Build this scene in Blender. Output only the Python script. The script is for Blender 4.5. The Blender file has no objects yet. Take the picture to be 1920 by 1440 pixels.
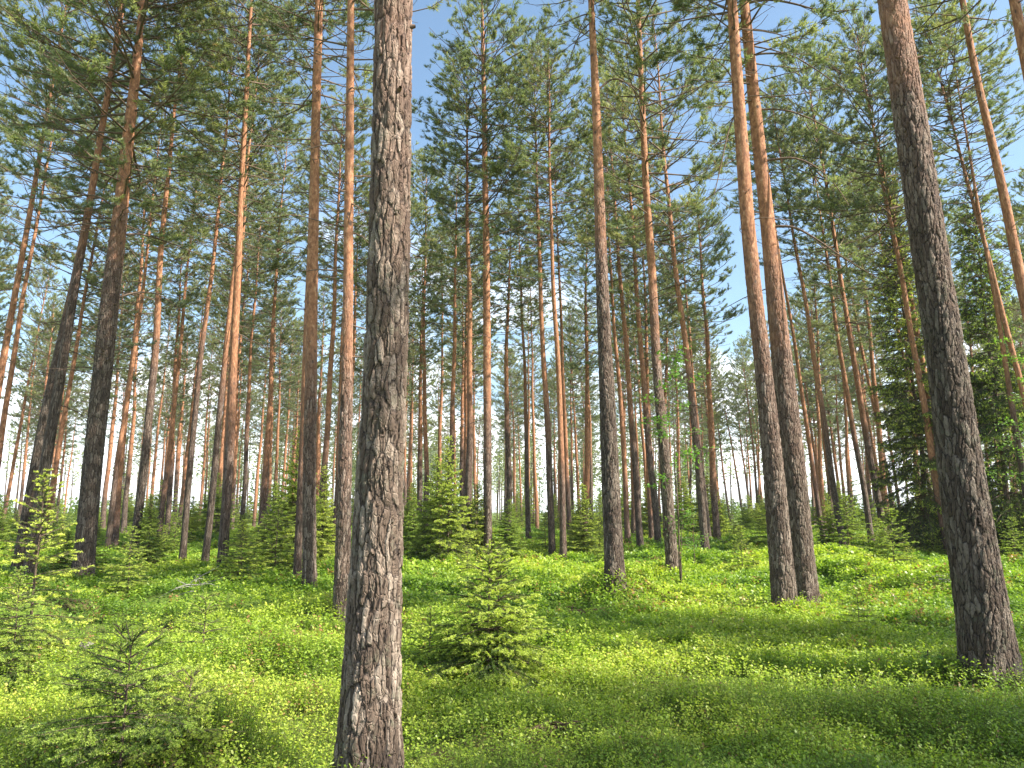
import bpy, math
import numpy as np
from mathutils import Vector, Matrix, Quaternion

rng = np.random.default_rng(11)
scene = bpy.context.scene
COL = scene.collection
PI = math.pi

# ------------------------------------------------------------------ camera model
FPX, CX, CY = 1450.0, 960.0, 720.0
PITCH = math.radians(9.4)
CAM = np.array([0.0, 0.0, 1.5])
FWD = np.array([0, math.cos(PITCH), math.sin(PITCH)])
UPV = np.array([0, -math.sin(PITCH), math.cos(PITCH)])
RGT = np.array([1.0, 0, 0])


def ray(u, v):
    d = RGT * (u - CX) / FPX + UPV * (CY - v) / FPX + FWD
    return d / np.linalg.norm(d)


# ------------------------------------------------------------------ noise
def _hash(ix, iy, seed):
    h = (ix.astype(np.int64) * 374761393 + iy.astype(np.int64) * 668265263 + seed * 1274126177) & 0xFFFFFFFF
    h = ((h ^ (h >> 13)) * 1274126177) & 0xFFFFFFFF
    return ((h ^ (h >> 16)) & 0xFFFF) / 65535.0


def vnoise(x, y, seed=0):
    x = np.asarray(x, float); y = np.asarray(y, float)
    ix, iy = np.floor(x), np.floor(y)
    fx, fy = x - ix, y - iy
    fx = fx * fx * (3 - 2 * fx); fy = fy * fy * (3 - 2 * fy)
    a = _hash(ix, iy, seed); b = _hash(ix + 1, iy, seed)
    c = _hash(ix, iy + 1, seed); d = _hash(ix + 1, iy + 1, seed)
    return (a * (1 - fx) + b * fx) * (1 - fy) + (c * (1 - fx) + d * fx) * fy


def fbm(x, y, seed=0, o=3):
    s, a, t = 0, 1.0, 0
    for k in range(o):
        s = s + a * vnoise(x * 2 ** k, y * 2 ** k, seed + k * 17); t += a; a *= .5
    return s / t


FEET = []


def gh(x, y, mounds=False):
    """height of the forest floor; with a low mossy mound round each near trunk"""
    x = np.asarray(x, float); y = np.asarray(y, float)
    d = np.hypot(x, y)
    near = np.clip((d - 1.5) / 6, 0, 1)
    far = 1 / (1 + (d / 70) ** 2)
    big = (fbm(x * .11 + 3, y * .11, 5, 2) - .5) * .42
    hum = np.clip(fbm(x * .55, y * .55 + 9, 21, 2) - .52, 0, 1) * 1.15
    small = (vnoise(x * 1.7, y * 1.7, 33) - .5) * .11
    z = (big + hum) * near * far + small * far
    if mounds:
        for fx, fy in FEET:
            z = z + .12 * np.exp(-((x - fx) ** 2 + (y - fy) ** 2) / .30)
    return z


def ground_at(u, v, dmax=130):
    r = ray(u, v)
    t = 2.0
    for _ in range(4000):
        p = CAM + r * t
        if p[2] <= gh(p[0], p[1]) or t > dmax:
            break
        t += .02 + t * .002
    return np.array([p[0], p[1], float(gh(p[0], p[1]))])


def on_ground(u, d):
    """ground point seen at picture column u (near the horizon) at horizontal distance d"""
    x = (u - CX) / FPX * d / math.cos(PITCH)
    k = d / math.hypot(x, d)
    x, y = x * k, d * k
    return np.array([x, y, float(gh(x, y))])


FEET += [tuple(ground_at(u, v)[:2]) for u, v in ((1864, 1297), (1474, 1162), (1512, 1144), (640, 1180), (580, 1120), (1154, 1113),
                                                   (152, 1103), (1262, 1083), (915, 1056), (416, 1080), (1311, 1057))]


# ------------------------------------------------------------------ mesh building
def nrm(a):
    return a / np.maximum(np.linalg.norm(a, axis=-1, keepdims=True), 1e-9)


class Geo:
    def __init__(self):
        self.V, self.T, self.Q, self.tint = [], [], [], []
        self.tm, self.qm = [], []
        self.n = 0

    def _v(self, v, tint):
        v = np.asarray(v, float).reshape(-1, 3)
        self.V.append(v)
        self.tint.append(np.broadcast_to(np.asarray(tint, float), (len(v),)).copy())
        o = self.n; self.n += len(v)
        return o

    def tris(self, P, tint, mat=0):            # P (m,3,3)
        m = len(P)
        o = self._v(P, np.repeat(np.broadcast_to(tint, (m,)), 3))
        self.T.append(np.arange(m * 3).reshape(m, 3) + o); self.tm.append(np.full(m, mat))

    def quads(self, P, tint, mat=0):           # P (m,4,3)
        m = len(P)
        o = self._v(P, np.repeat(np.broadcast_to(tint, (m,)), 4))
        self.Q.append(np.arange(m * 4).reshape(m, 4) + o); self.qm.append(np.full(m, mat))

    def tubes(self, P, R, sides=4, mat=0, tint=.5):   # P (n,k,3)  R (n,k)
        P = np.asarray(P, float); R = np.asarray(R, float)
        if P.ndim == 2:
            P = P[None]; R = R[None]
        n, k, _ = P.shape
        t = nrm(np.gradient(P, axis=1))
        ref = np.where(np.abs(t[..., 2:3]) > .9, np.array([1.0, 0, 0]), np.array([0, 0, 1.0]))
        ref = np.broadcast_to(ref[:, :1], t.shape)
        a = nrm(np.cross(t, ref)); b = np.cross(t, a)
        ang = np.arange(sides) * 2 * PI / sides
        ring = (P[:, :, None] + R[:, :, None, None] * (a[:, :, None] * np.cos(ang)[:, None] + b[:, :, None] * np.sin(ang)[:, None]))
        o = self._v(ring, tint)
        i = np.arange(n)[:, None, None] * k * sides + np.arange(k - 1)[None, :, None] * sides
        j = np.arange(sides)[None, None]; j2 = (j + 1) % sides
        q = np.stack([i + j2, i + j, i + sides + j, i + sides + j2], -1).reshape(-1, 4) + o
        self.Q.append(q); self.qm.append(np.full(len(q), mat))

    def build(self, name, mats, smooth=(0,)):
        V = np.concatenate(self.V) if self.V else np.zeros((0, 3))
        T = np.concatenate(self.T) if self.T else np.zeros((0, 3), int)
        Q = np.concatenate(self.Q) if self.Q else np.zeros((0, 4), int)
        mi = np.concatenate([np.concatenate(x) for x in (self.tm, self.qm) if x])
        me = bpy.data.meshes.new(name)
        me.vertices.add(len(V)); me.vertices.foreach_set('co', V.astype(np.float32).ravel())
        nl = T.size + Q.size
        me.loops.add(nl); me.loops.foreach_set('vertex_index', np.concatenate([T.ravel(), Q.ravel()]).astype(np.int32))
        me.polygons.add(len(T) + len(Q))
        st = np.concatenate([np.arange(len(T)) * 3, T.size + np.arange(len(Q)) * 4]).astype(np.int32)
        me.polygons.foreach_set('loop_start', st)
        me.polygons.foreach_set('material_index', mi.astype(np.int32))
        me.polygons.foreach_set('use_smooth', np.isin(mi, smooth))
        at = me.attributes.new('tint', 'FLOAT', 'POINT')
        at.data.foreach_set('value', np.concatenate(self.tint).astype(np.float32))
        for m in mats:
            me.materials.append(m)
        me.update(calc_edges=True)
        return me


def obj(name, me, parent=None, loc=(0, 0, 0), rot=None, scale=None):
    o = bpy.data.objects.new(name, me)
    COL.objects.link(o)
    o.parent = parent
    o.location = Vector([float(c) for c in loc])
    if rot is not None:
        o.rotation_mode = 'QUATERNION'; o.rotation_quaternion = rot
    if scale is not None:
        o.scale = scale if hasattr(scale, '__len__') else (scale,) * 3
    return o


def tag(o, label=None, cat=None, group=None, kind=None):
    for k, v in (('label', label), ('category', cat), ('group', group), ('kind', kind)):
        if v:
            o[k] = v
    return o


def thing(name, label, cat, loc, rot=None, group=None):
    o = obj(name, None, None, loc, rot)
    o.empty_display_size = .2
    return tag(o, label, cat, group)


def basis(axis):
    ref = np.where(np.abs(axis[..., 2:3]) > .9, np.array([1.0, 0, 0]), np.array([0, 0, 1.0]))
    a = nrm(np.cross(axis, ref))
    return a, np.cross(axis, a)


# ------------------------------------------------------------------ materials
def new_mat(name):
    m = bpy.data.materials.new(name)
    m.use_nodes = True
    nt = m.node_tree
    nt.nodes.clear()
    return m, nt, nt.nodes.new('ShaderNodeOutputMaterial')


def N(nt, t, **kw):
    n = nt.nodes.new(t)
    for k, v in kw.items():
        if k == 'i':
            for a, b in v.items():
                if isinstance(b, bpy.types.NodeSocket):
                    nt.links.new(b, n.inputs[a])
                else:
                    n.inputs[a].default_value = b
        else:
            setattr(n, k, v)
    return n


def ramp(nt, fac, stops, interp='LINEAR'):
    r = nt.nodes.new('ShaderNodeValToRGB')
    r.color_ramp.interpolation = interp
    el = r.color_ramp.elements
    while len(el) < len(stops):
        el.new(.5)
    for e, (p, c) in zip(el, stops):
        e.position = p
        e.color = (c, c, c, 1) if not hasattr(c, '__len__') else (*c, 1)
    nt.links.new(fac, r.inputs[0])
    return r.outputs[0]


def math_n(nt, op, a, b=None, clamp=False):
    n = nt.nodes.new('ShaderNodeMath'); n.operation = op; n.use_clamp = clamp
    for i, x in enumerate((a, b)):
        if x is None:
            continue
        if isinstance(x, bpy.types.NodeSocket):
            nt.links.new(x, n.inputs[i])
        else:
            n.inputs[i].default_value = x
    return n.outputs[0]


def mixc(nt, fac, a, b, mode='MIX'):
    n = nt.nodes.new('ShaderNodeMix'); n.data_type = 'RGBA'; n.blend_type = mode
    for s, x in ((n.inputs[0], fac), (n.inputs[6], a), (n.inputs[7], b)):
        if isinstance(x, bpy.types.NodeSocket):
            nt.links.new(x, s)
        elif hasattr(x, '__len__'):
            s.default_value = (*x, 1)
        else:
            s.default_value = x
    return n.outputs[2]


def foliage_mat(name, stops, transl=.35, rough=.55, spec=.25, var=.25, tstops=None):
    m, nt, out = new_mat(name)
    at = N(nt, 'ShaderNodeAttribute', attribute_name='tint')
    oi = N(nt, 'ShaderNodeObjectInfo')
    c = ramp(nt, at.outputs['Fac'], stops)
    hsv = N(nt, 'ShaderNodeHueSaturation', i={'Color': c})
    v = math_n(nt, 'MULTIPLY_ADD', oi.outputs['Random'], var)
    nt.nodes[-1].inputs[2].default_value = 1 - var / 2
    nt.links.new(v, hsv.inputs['Value'])
    h = math_n(nt, 'MULTIPLY_ADD', oi.outputs['Random'], -.03)
    nt.nodes[-1].inputs[2].default_value = .515
    nt.links.new(h, hsv.inputs['Hue'])
    p = N(nt, 'ShaderNodeBsdfPrincipled', i={'Base Color': hsv.outputs[0], 'Roughness': rough, 'Specular IOR Level': spec})
    tc = mixc(nt, 1.0, hsv.outputs[0], (1.25, 1.35, .55), 'MULTIPLY')
    t = N(nt, 'ShaderNodeBsdfTranslucent', i={'Color': tc})
    mx = N(nt, 'ShaderNodeMixShader', i={0: transl, 1: p.outputs[0], 2: t.outputs[0]})
    nt.links.new(mx.outputs[0], out.inputs[0])
    return m


def wood_mat(name, a, b, scale=18):
    m, nt, out = new_mat(name)
    tc = N(nt, 'ShaderNodeTexCoord')
    no = N(nt, 'ShaderNodeTexNoise', i={'Vector': tc.outputs['Object'], 'Scale': scale, 'Detail': 4.0, 'Roughness': .65})
    c = ramp(nt, no.outputs[0], [(.3, a), (.7, b)])
    bp = N(nt, 'ShaderNodeBump', i={'Height': no.outputs[0], 'Strength': .5, 'Distance': .01})
    p = N(nt, 'ShaderNodeBsdfPrincipled', i={'Base Color': c, 'Roughness': .85, 'Normal': bp.outputs[0], 'Specular IOR Level': .2})
    nt.links.new(p.outputs[0], out.inputs[0])
    return m


def bark_mat(name, near):
    """pine bark: grey furrowed plates low down, thin orange flakes above obj.color[0]*20 m; obj.color[1] = how grey and lichen-covered"""
    m, nt, out = new_mat(name)
    tc = N(nt, 'ShaderNodeTexCoord')
    oi = N(nt, 'ShaderNodeObjectInfo')
    sc = N(nt, 'ShaderNodeSeparateColor', i={0: oi.outputs['Color']})
    off = N(nt, 'ShaderNodeVectorMath', operation='ADD', i={0: tc.outputs['Object']})
    k = N(nt, 'ShaderNodeVectorMath', operation='SCALE', i={0: (13.0, 7.0, 31.0)})
    nt.links.new(oi.outputs['Random'], k.inputs['Scale'])
    nt.links.new(k.outputs[0], off.inputs[1])
    P = off.outputs[0]
    # warp
    wn = N(nt, 'ShaderNodeTexNoise', i={'Vector': P, 'Scale': 5.0, 'Detail': 3.0, 'Roughness': .6})
    w1 = N(nt, 'ShaderNodeVectorMath', operation='SUBTRACT', i={0: wn.outputs['Color'], 1: (.5, .5, .5)})
    w2 = N(nt, 'ShaderNodeVectorMath', operation='MULTIPLY', i={0: w1.outputs[0], 1: (.055, .055, .16)})
    Pw = N(nt, 'ShaderNodeVectorMath', operation='ADD', i={0: P, 1: w2.outputs[0]}).outputs[0]
    st = N(nt, 'ShaderNodeVectorMath', operation='MULTIPLY', i={0: Pw, 1: (1, 1, .19)}).outputs[0]
    vo = N(nt, 'ShaderNodeTexVoronoi', feature='DISTANCE_TO_EDGE', i={'Vector': st, 'Scale': 28.0})
    vc = N(nt, 'ShaderNodeTexVoronoi', feature='F1', i={'Vector': st, 'Scale': 28.0})
    vo2 = N(nt, 'ShaderNodeTexVoronoi', feature='DISTANCE_TO_EDGE',
            i={'Vector': N(nt, 'ShaderNodeVectorMath', operation='MULTIPLY', i={0: Pw, 1: (1, 1, .45)}).outputs[0], 'Scale': 44.0})
    fl = N(nt, 'ShaderNodeTexNoise', i={'Vector': N(nt, 'ShaderNodeVectorMath', operation='MULTIPLY', i={0: Pw, 1: (1, 1, .35)}).outputs[0],
                                        'Scale': 42.0, 'Detail': 5.0, 'Roughness': .7})
    edge = ramp(nt, vo.outputs['Distance'], [(0.0, 0.0), (.06, .15), (.16, .75), (.40, 1.0)])
    edge2 = ramp(nt, vo2.outputs['Distance'], [(0.0, 0.0), (.12, 1.0)])
    plate = math_n(nt, 'ADD', math_n(nt, 'MULTIPLY', edge, .66), math_n(nt, 'MULTIPLY', edge2, .18))
    low_h = math_n(nt, 'ADD', plate, math_n(nt, 'MULTIPLY', fl.outputs[0], .40))
    # colours of the furrowed lower bark
    cell = N(nt, 'ShaderNodeSeparateColor', i={0: vc.outputs['Color']}).outputs[0]
    shade = math_n(nt, 'ADD', math_n(nt, 'MULTIPLY', fl.outputs[0], .75), math_n(nt, 'MULTIPLY', cell, .3))
    pc = ramp(nt, shade, [(.22, (.046, .030, .021)), (.5, (.138, .098, .071)), (.8, (.37, .300, .235))])
    lowc = mixc(nt, ramp(nt, low_h, [(.25, 0.0), (.62, 1.0)]), (.022, .016, .013), pc)
    ln = N(nt, 'ShaderNodeTexNoise', i={'Vector': P, 'Scale': 8.0, 'Detail': 6.0, 'Roughness': .75})
    lic = ramp(nt, ln.outputs[0], [(.53, 0.0), (.66, 1.0)])
    lowg = math_n(nt, 'MULTIPLY', lic, math_n(nt, 'MULTIPLY', sc.outputs[1], edge), True)
    lowc = mixc(nt, lowg, lowc, (.15, .16, .105))
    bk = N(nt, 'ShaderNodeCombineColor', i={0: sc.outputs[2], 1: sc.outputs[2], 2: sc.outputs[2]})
    lowc = mixc(nt, 1.0, lowc, bk.outputs[0], 'MULTIPLY')  # per-tree bark tone; trunks standing in shade are also darkened through it
    # colours of the thin upper bark
    fn = N(nt, 'ShaderNodeTexNoise', i={'Vector': N(nt, 'ShaderNodeVectorMath', operation='MULTIPLY', i={0: Pw, 1: (1, 1, .5)}).outputs[0],
                                        'Scale': 17.0, 'Detail': 5.0, 'Roughness': .72})
    upc = ramp(nt, fn.outputs[0], [(.27, (.105, .050, .033)), (.43, (.235, .106, .056)), (.57, (.39, .185, .095)), (.72, (.56, .36, .22))])
    scar = N(nt, 'ShaderNodeTexVoronoi', feature='F1', i={'Vector': N(nt, 'ShaderNodeVectorMath', operation='MULTIPLY', i={0: P, 1: (1, 1, .8)}).outputs[0], 'Scale': 5.0})
    upc = mixc(nt, ramp(nt, scar.outputs['Distance'], [(.10, 1.0), (.17, 0.0)]), upc, (.09, .055, .04))
    # where the bark changes
    sep = N(nt, 'ShaderNodeSeparateXYZ', i={0: tc.outputs['Object']})
    tn = N(nt, 'ShaderNodeTexNoise', i={'Vector': P, 'Scale': 1.6, 'Detail': 4.0, 'Roughness': .65})
    zz = math_n(nt, 'ADD', sep.outputs[2], math_n(nt, 'MULTIPLY', math_n(nt, 'SUBTRACT', tn.outputs[0], .5), 3.6))
    rel = math_n(nt, 'SUBTRACT', zz, math_n(nt, 'MULTIPLY', sc.outputs[0], 20.0))
    up = ramp(nt, math_n(nt, 'ADD', math_n(nt, 'MULTIPLY', rel, .45), .5, True), [(0.0, 0.0), (1.0, 1.0)])
    mid = ramp(nt, math_n(nt, 'ADD', math_n(nt, 'MULTIPLY', rel, .28), 1.0, True), [(0.0, 0.0), (1.0, .75)])
    midc = mixc(nt, ramp(nt, low_h, [(.25, 0.0), (.7, 1.0)]), (.045, .025, .019), ramp(nt, shade, [(.25, (.12, .064, .045)), (.55, (.23, .135, .098)), (.8, (.40, .29, .235))]))
    lowc = mixc(nt, mid, lowc, midc)
    col = mixc(nt, up, lowc, upc)
    hgt = math_n(nt, 'ADD', math_n(nt, 'MULTIPLY', low_h, math_n(nt, 'SUBTRACT', 1.12, up)), math_n(nt, 'MULTIPLY', fn.outputs[0], math_n(nt, 'MULTIPLY', up, .45)))
    p = N(nt, 'ShaderNodeBsdfPrincipled', i={'Base Color': col, 'Roughness': .82, 'Specular IOR Level': .25})
    if near:
        d = N(nt, 'ShaderNodeDisplacement', i={'Height': hgt, 'Midlevel': .75, 'Scale': .020})
        nt.links.new(d.outputs[0], out.inputs['Displacement'])
        m.displacement_method = 'BOTH'
    else:
        bp = N(nt, 'ShaderNodeBump', i={'Height': hgt, 'Strength': 1.0, 'Distance': .02})
        nt.links.new(bp.outputs[0], p.inputs['Normal'])
    nt.links.new(p.outputs[0], out.inputs[0])
    return m


M_BARK_NEAR = bark_mat('pine_bark_furrowed', True)
M_BARK = bark_mat('pine_bark', False)
M_LIMB = wood_mat('pine_limb_bark', (.085, .060, .045), (.20, .135, .095))
M_DEAD = wood_mat('dead_wood', (.16, .14, .125), (.40, .37, .33), 30)
M_NEEDLE = foliage_mat('pine_needles', [(0, (.115, .158, .118)), (.5, (.235, .272, .158)), (.85, (.42, .41, .19)), (1, (.32, .22, .12))], .45, .5, .25)
M_SPRUCE = foliage_mat('spruce_needles', [(0, (.040, .075, .025)), (.25, (.12, .19, .042)), (.5, (.21, .30, .055)), (.72, (.37, .47, .08)), (1, (.54, .61, .14))], .35, .5, .3)
M_STEM = wood_mat('spruce_stem_bark', (.07, .05, .036), (.17, .12, .085), 40)
M_BROAD = foliage_mat('rowan_leaves', [(0, (.09, .18, .035)), (.6, (.17, .30, .055)), (1, (.28, .41, .10))], .45, .45, .35)
M_BILB = foliage_mat('bilberry_leaves', [(0, (.085, .165, .028)), (.35, (.235, .35, .042)), (.7, (.43, .51, .065)), (.93, (.56, .55, .11)), (1, (.34, .19, .085))], .42, .42, .35)
M_TWIG = wood_mat('bilberry_twigs', (.10, .13, .03), (.17, .19, .05), 40)


def ground_mat():
    m, nt, out = new_mat('moss_and_litter')
    tc = N(nt, 'ShaderNodeTexCoord')
    P = tc.outputs['Object']
    a = N(nt, 'ShaderNodeTexNoise', i={'Vector': P, 'Scale': .7, 'Detail': 5.0, 'Roughness': .65})
    b = N(nt, 'ShaderNodeTexNoise', i={'Vector': P, 'Scale': 30.0, 'Detail': 5.0, 'Roughness': .75})
    c = N(nt, 'ShaderNodeTexNoise', i={'Vector': P, 'Scale': 6.0, 'Detail': 4.0, 'Roughness': .7})
    moss = ramp(nt, b.outputs[0], [(.3, (.04, .08, .015)), (.5, (.13, .20, .03)), (.7, (.25, .32, .05))])
    lit = ramp(nt, b.outputs[0], [(.3, (.05, .034, .02)), (.55, (.13, .085, .045)), (.75, (.27, .20, .12))])
    f = math_n(nt, 'ADD', math_n(nt, 'MULTIPLY', a.outputs[0], .6), math_n(nt, 'MULTIPLY', c.outputs[0], .4))
    col = mixc(nt, ramp(nt, f, [(.50, 0.0), (.60, 1.0)]), moss, lit)
    bp = N(nt, 'ShaderNodeBump', i={'Height': b.outputs[0], 'Strength': 1.0, 'Distance': .05})
    p = N(nt, 'ShaderNodeBsdfPrincipled', i={'Base Color': col, 'Roughness': .9, 'Normal': bp.outputs[0], 'Specular IOR Level': .15})
    nt.links.new(p.outputs[0], out.inputs[0])
    return m


# ------------------------------------------------------------------ ground
def build_ground():
    rr = np.concatenate([[0.05], np.geomspace(.6, 30, 230), np.geomspace(31, 2500, 80)])
    na = 520
    th = np.arange(na) * 2 * PI / na
    R, TH = np.meshgrid(rr, th, indexing='ij')
    X, Y = R * np.sin(TH), R * np.cos(TH)
    Z = gh(X, Y, True)
    Z = np.where(R > 300, 0, Z)
    V = np.stack([X, Y, Z], -1).reshape(-1, 3)
    g = Geo()
    o = g._v(V, .5)
    i = np.arange(len(rr) - 1)[:, None] * na; j = np.arange(na)[None]; j2 = (j + 1) % na
    q = np.stack([i + j, i + j2, i + na + j2, i + na + j], -1).reshape(-1, 4)[:, ::-1]
    g.Q.append(q); g.qm.append(np.zeros(len(q)))
    me = g.build('ground', [ground_mat()])
    tag(obj('ground', me), kind='structure')


build_ground()


# ------------------------------------------------------------------ bilberry cover (nobody could count it)
HOLLOWS = [(ground_at(u, v)[:2], r) for u, v, r in
           ((1032, 1385, .26), (1085, 1160, .55), (1535, 1152, .35), (366, 1113, .25), (237, 1206, .16), (160, 1216, .12), (10, 1395, .35), (1762, 1097, .3),
            (1250, 1155, .22), (1450, 1245, .22))]


def cover_density(x, y):
    n = fbm(x * .45 + 40, y * .45, 71, 3)
    d = np.clip((n - .32) / .14, .22, 1)
    # drier, barer floor in the near left
    dry = np.clip((-x - .9) / 1.5, 0, 1) * np.clip((13 - y) / 5, 0, 1)
    for c, r in HOLLOWS:
        q = np.hypot(x - c[0], (y - c[1]))
        d = d * np.clip((q / r) ** 2, .06, 1)
    return d * (1 - .50 * dry * np.clip((.62 - n) / .2, 0, 1))


def build_cover(n_shoots=170000):
    g = Geo()
    d = np.exp(rng.uniform(math.log(1.6), math.log(75), int(n_shoots * 1.5)))
    s = rng.uniform(-.98, .98, len(d))
    x, y = d * s * .86, d
    keep = rng.random(len(d)) < cover_density(x, y)
    x, y, d = x[keep][:n_shoots], y[keep][:n_shoots], d[keep][:n_shoots]
    n = len(x)
    z = gh(x, y, True)
    pt = fbm(x * .8, y * .8, 91, 2)
    h = (.06 + .15 * pt + .13 * vnoise(x * 3.2, y * 3.2, 57) + rng.uniform(-.03, .05, n)) * np.where(rng.random(n) < .06, 1.35, 1)
    size = np.clip(d * .0032, .0165, .070) * rng.uniform(.75, 1.25, n)
    lean = rng.normal(0, .36, (n, 2))
    base = np.stack([x, y, z], -1)
    axis = nrm(np.stack([lean[:, 0], lean[:, 1], np.ones(n)], -1))
    patch = fbm(x * .35 + 7, y * .35, 131, 3)
    tint0 = np.clip(.02 + 1.0 * (patch - .26) + rng.normal(0, .10, n), 0, .9)
    dry = np.clip((-x - .5) / 2, 0, 1) * np.clip((14 - y) / 5, 0, 1)
    tint0 = np.clip(tint0 + .16 * dry, 0, .92)
    red = rng.random(n) < .015 + .10 * np.clip((fbm(x * .5 + 70, y * .5, 201, 2) - .60) / .1, 0, 1)
    K = 15
    f = np.linspace(.30, 1.0, K)[None] + rng.uniform(-.05, .05, (n, K))
    az = rng.uniform(0, 2 * PI, (n, 1)) + np.arange(K)[None] * 2.4 + rng.normal(0, .5, (n, K))
    side = np.stack([np.cos(az), np.sin(az), np.zeros_like(az)], -1)
    spread = (.042 * (1 - .5 * f) * np.clip(d / 7, 1, 2.2)[:, None])[..., None] * rng.uniform(.2, 1.2, (n, K, 1))
    c = base[:, None] + axis[:, None] * (f * h[:, None])[..., None] + side * spread
    el = rng.uniform(-.3, .95, (n, K))
    ld = nrm(side * np.cos(el)[..., None] + np.array([0, 0, 1.0]) * np.sin(el)[..., None])
    wd = nrm(np.cross(ld, np.array([0, 0, 1.0])) + rng.normal(0, .35, (n, K, 3)))
    L = (size[:, None] * rng.uniform(.7, 1.3, (n, K)))[..., None]
    W = L * .41
    P = np.stack([c - ld * L * .1, c + ld * L * .45 + wd * W, c + ld * L, c + ld * L * .45 - wd * W], 2)
    t = np.clip(tint0[:, None] + .45 * (f - .62) + rng.normal(0, .07, (n, K)), 0, .95)
    t = np.where(red[:, None], 1.0, t)
    g.quads(P.reshape(-1, 4, 3), t.ravel(), 0)
    # stems, only where they are big enough to be seen
    m = d < 12
    top = base[m] + axis[m] * h[m][:, None]
    PP = np.stack([base[m] - [0, 0, .02], (base[m] + top) / 2 + rng.normal(0, .008, (m.sum(), 3)), top], 1)
    g.tubes(PP, np.tile(np.array([.0020, .0015, .0008]), (m.sum(), 1)), 3, 1, .5)
    o = obj('bilberry_cover', g.build('bilberry_cover', [M_BILB, M_TWIG], ()))
    tag(o, 'low bright green bilberry shrubs carpeting the forest floor', 'ground cover', kind='stuff')


build_cover()


# ------------------------------------------------------------------ pines
class LimbSet:
    """collects limbs with side shoots and needle tufts; wood is material 0, needles material 1"""

    def __init__(self, r):
        self.g = Geo(); self.r = r
        self.tp, self.td, self.tt = [], [], []

    def limb(self, P, r0, r1=.006, leaf_from=.32, dens=1.0, leafy=1.0, sides=5, tone=.5):
        r = self.r
        P = np.asarray(P, float); k = len(P)
        seg = np.linalg.norm(np.diff(P, axis=0), axis=1)
        cum = np.concatenate([[0], np.cumsum(seg)]); L = cum[-1]
        cs = cum / L
        R = r0 + (r1 - r0) * cs ** .75
        self.g.tubes(P, R, sides, 0)
        n = max(2, int(L / .135 * dens * (1 - leaf_from)))
        s = np.sort(r.uniform(leaf_from, .98, n))
        pos = np.stack([np.interp(s, cs, P[:, i]) for i in range(3)], -1)
        tan = nrm(np.stack([np.interp(np.minimum(s + .05, 1), cs, P[:, i]) - np.interp(s - .05, cs, P[:, i]) for i in range(3)], -1))
        up = np.array([0, 0, 1.0])
        h = nrm(np.cross(tan, up))
        sd = np.where(np.arange(n) % 2 == 0, 1.0, -1.0)
        a = r.uniform(.55, 1.15, n)
        dr = nrm(tan * np.cos(a)[:, None] + h * (sd * np.sin(a))[:, None] + up * r.uniform(-.05, .5, (n, 1)))
        l2 = np.clip((.16 + .40 * L * (1 - s) * (.4 + s)) * r.uniform(.55, 1.25, n), .12, 1.25)
        e2 = pos + dr * l2[:, None] + up * (l2 * .12)[:, None]
        mid = pos + dr * (l2 * .5)[:, None] + r.normal(0, .02, (n, 3)) - up * (l2 * .02)[:, None]
        rr = np.clip(np.interp(s, cs, R) * .5, .004, .013)
        self.g.tubes(np.stack([pos, mid, e2], 1), np.stack([rr, rr * .75, rr * 0 + .0035], 1), 3, 0)
        if leafy <= 0:
            return
        alive = r.random(n) < leafy
        m = np.where(alive, np.maximum(2, (l2 / .070 * dens).astype(int)), 0)
        idx = np.repeat(np.arange(n), m)
        if len(idx) == 0:
            return
        q = r.uniform(.30, 1.0, len(idx)) ** .85
        base = pos[idx] + (e2 - pos)[idx] * q[:, None]
        hd = nrm(np.cross(dr[idx], up))
        b = r.uniform(.3, 1.1, len(idx)) * np.where(r.random(len(idx)) < .5, 1, -1)
        d3 = nrm(dr[idx] * np.cos(b)[:, None] + hd * np.sin(b)[:, None] + up * r.uniform(.0, .75, (len(idx), 1)))
        l3 = r.uniform(.07, .22, len(idx))
        e3 = base + d3 * l3[:, None]
        self.g.tubes(np.stack([base, e3], 1), np.tile([.0045, .003], (len(idx), 1)), 3, 0)
        tone3 = np.full(len(idx), tone) + r.normal(0, .12, len(idx))
        self.tp += [e3, base + d3 * (l3 * .55)[:, None], e2[alive]]
        self.td += [d3, d3, dr[alive]]
        self.tt += [tone3, tone3, np.full(alive.sum(), tone)]

    def twig(self, P, r0, r1=.004, sides=4):
        P = np.asarray(P, float)
        self.g.tubes(P, np.linspace(r0, r1, len(P)), sides, 0)

    def finish(self, name, nl=.082, nw=.0155, per=9):
        r = self.r
        if self.tp:
            tp = np.concatenate(self.tp); td = np.concatenate(self.td); tt = np.concatenate(self.tt)
            n = len(tp)
            a, b = basis(td)
            al = r.uniform(-.085, .015, (n, per))
            ph = r.uniform(0, 2 * PI, (n, per))
            o = a[:, None] * np.cos(ph)[..., None] + b[:, None] * np.sin(ph)[..., None]
            w = r.uniform(.35, 1.1, (n, per))[..., None]
            d = nrm(td[:, None] * w + o + np.array([0, 0, .25]))
            B = tp[:, None] + td[:, None] * al[..., None]
            sdv = nrm(np.cross(d, r.normal(0, 1, (n, per, 3))))
            Ln = nl * r.uniform(.75, 1.25, (n, per))[..., None]
            tri = np.stack([B - sdv * nw * .5, B + sdv * nw * .5, B + d * Ln], 2)
            tt = np.clip(tt[:, None] + r.normal(0, .10, (n, per)), 0, .93)
            brown = r.random((n, 1)) < .018
            tt = np.where(brown, 1.0, tt)
            self.g.tris(tri.reshape(-1, 3, 3), tt.ravel(), 1)
        return self.g.build(name, [M_LIMB, M_NEEDLE], (0,))


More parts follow.
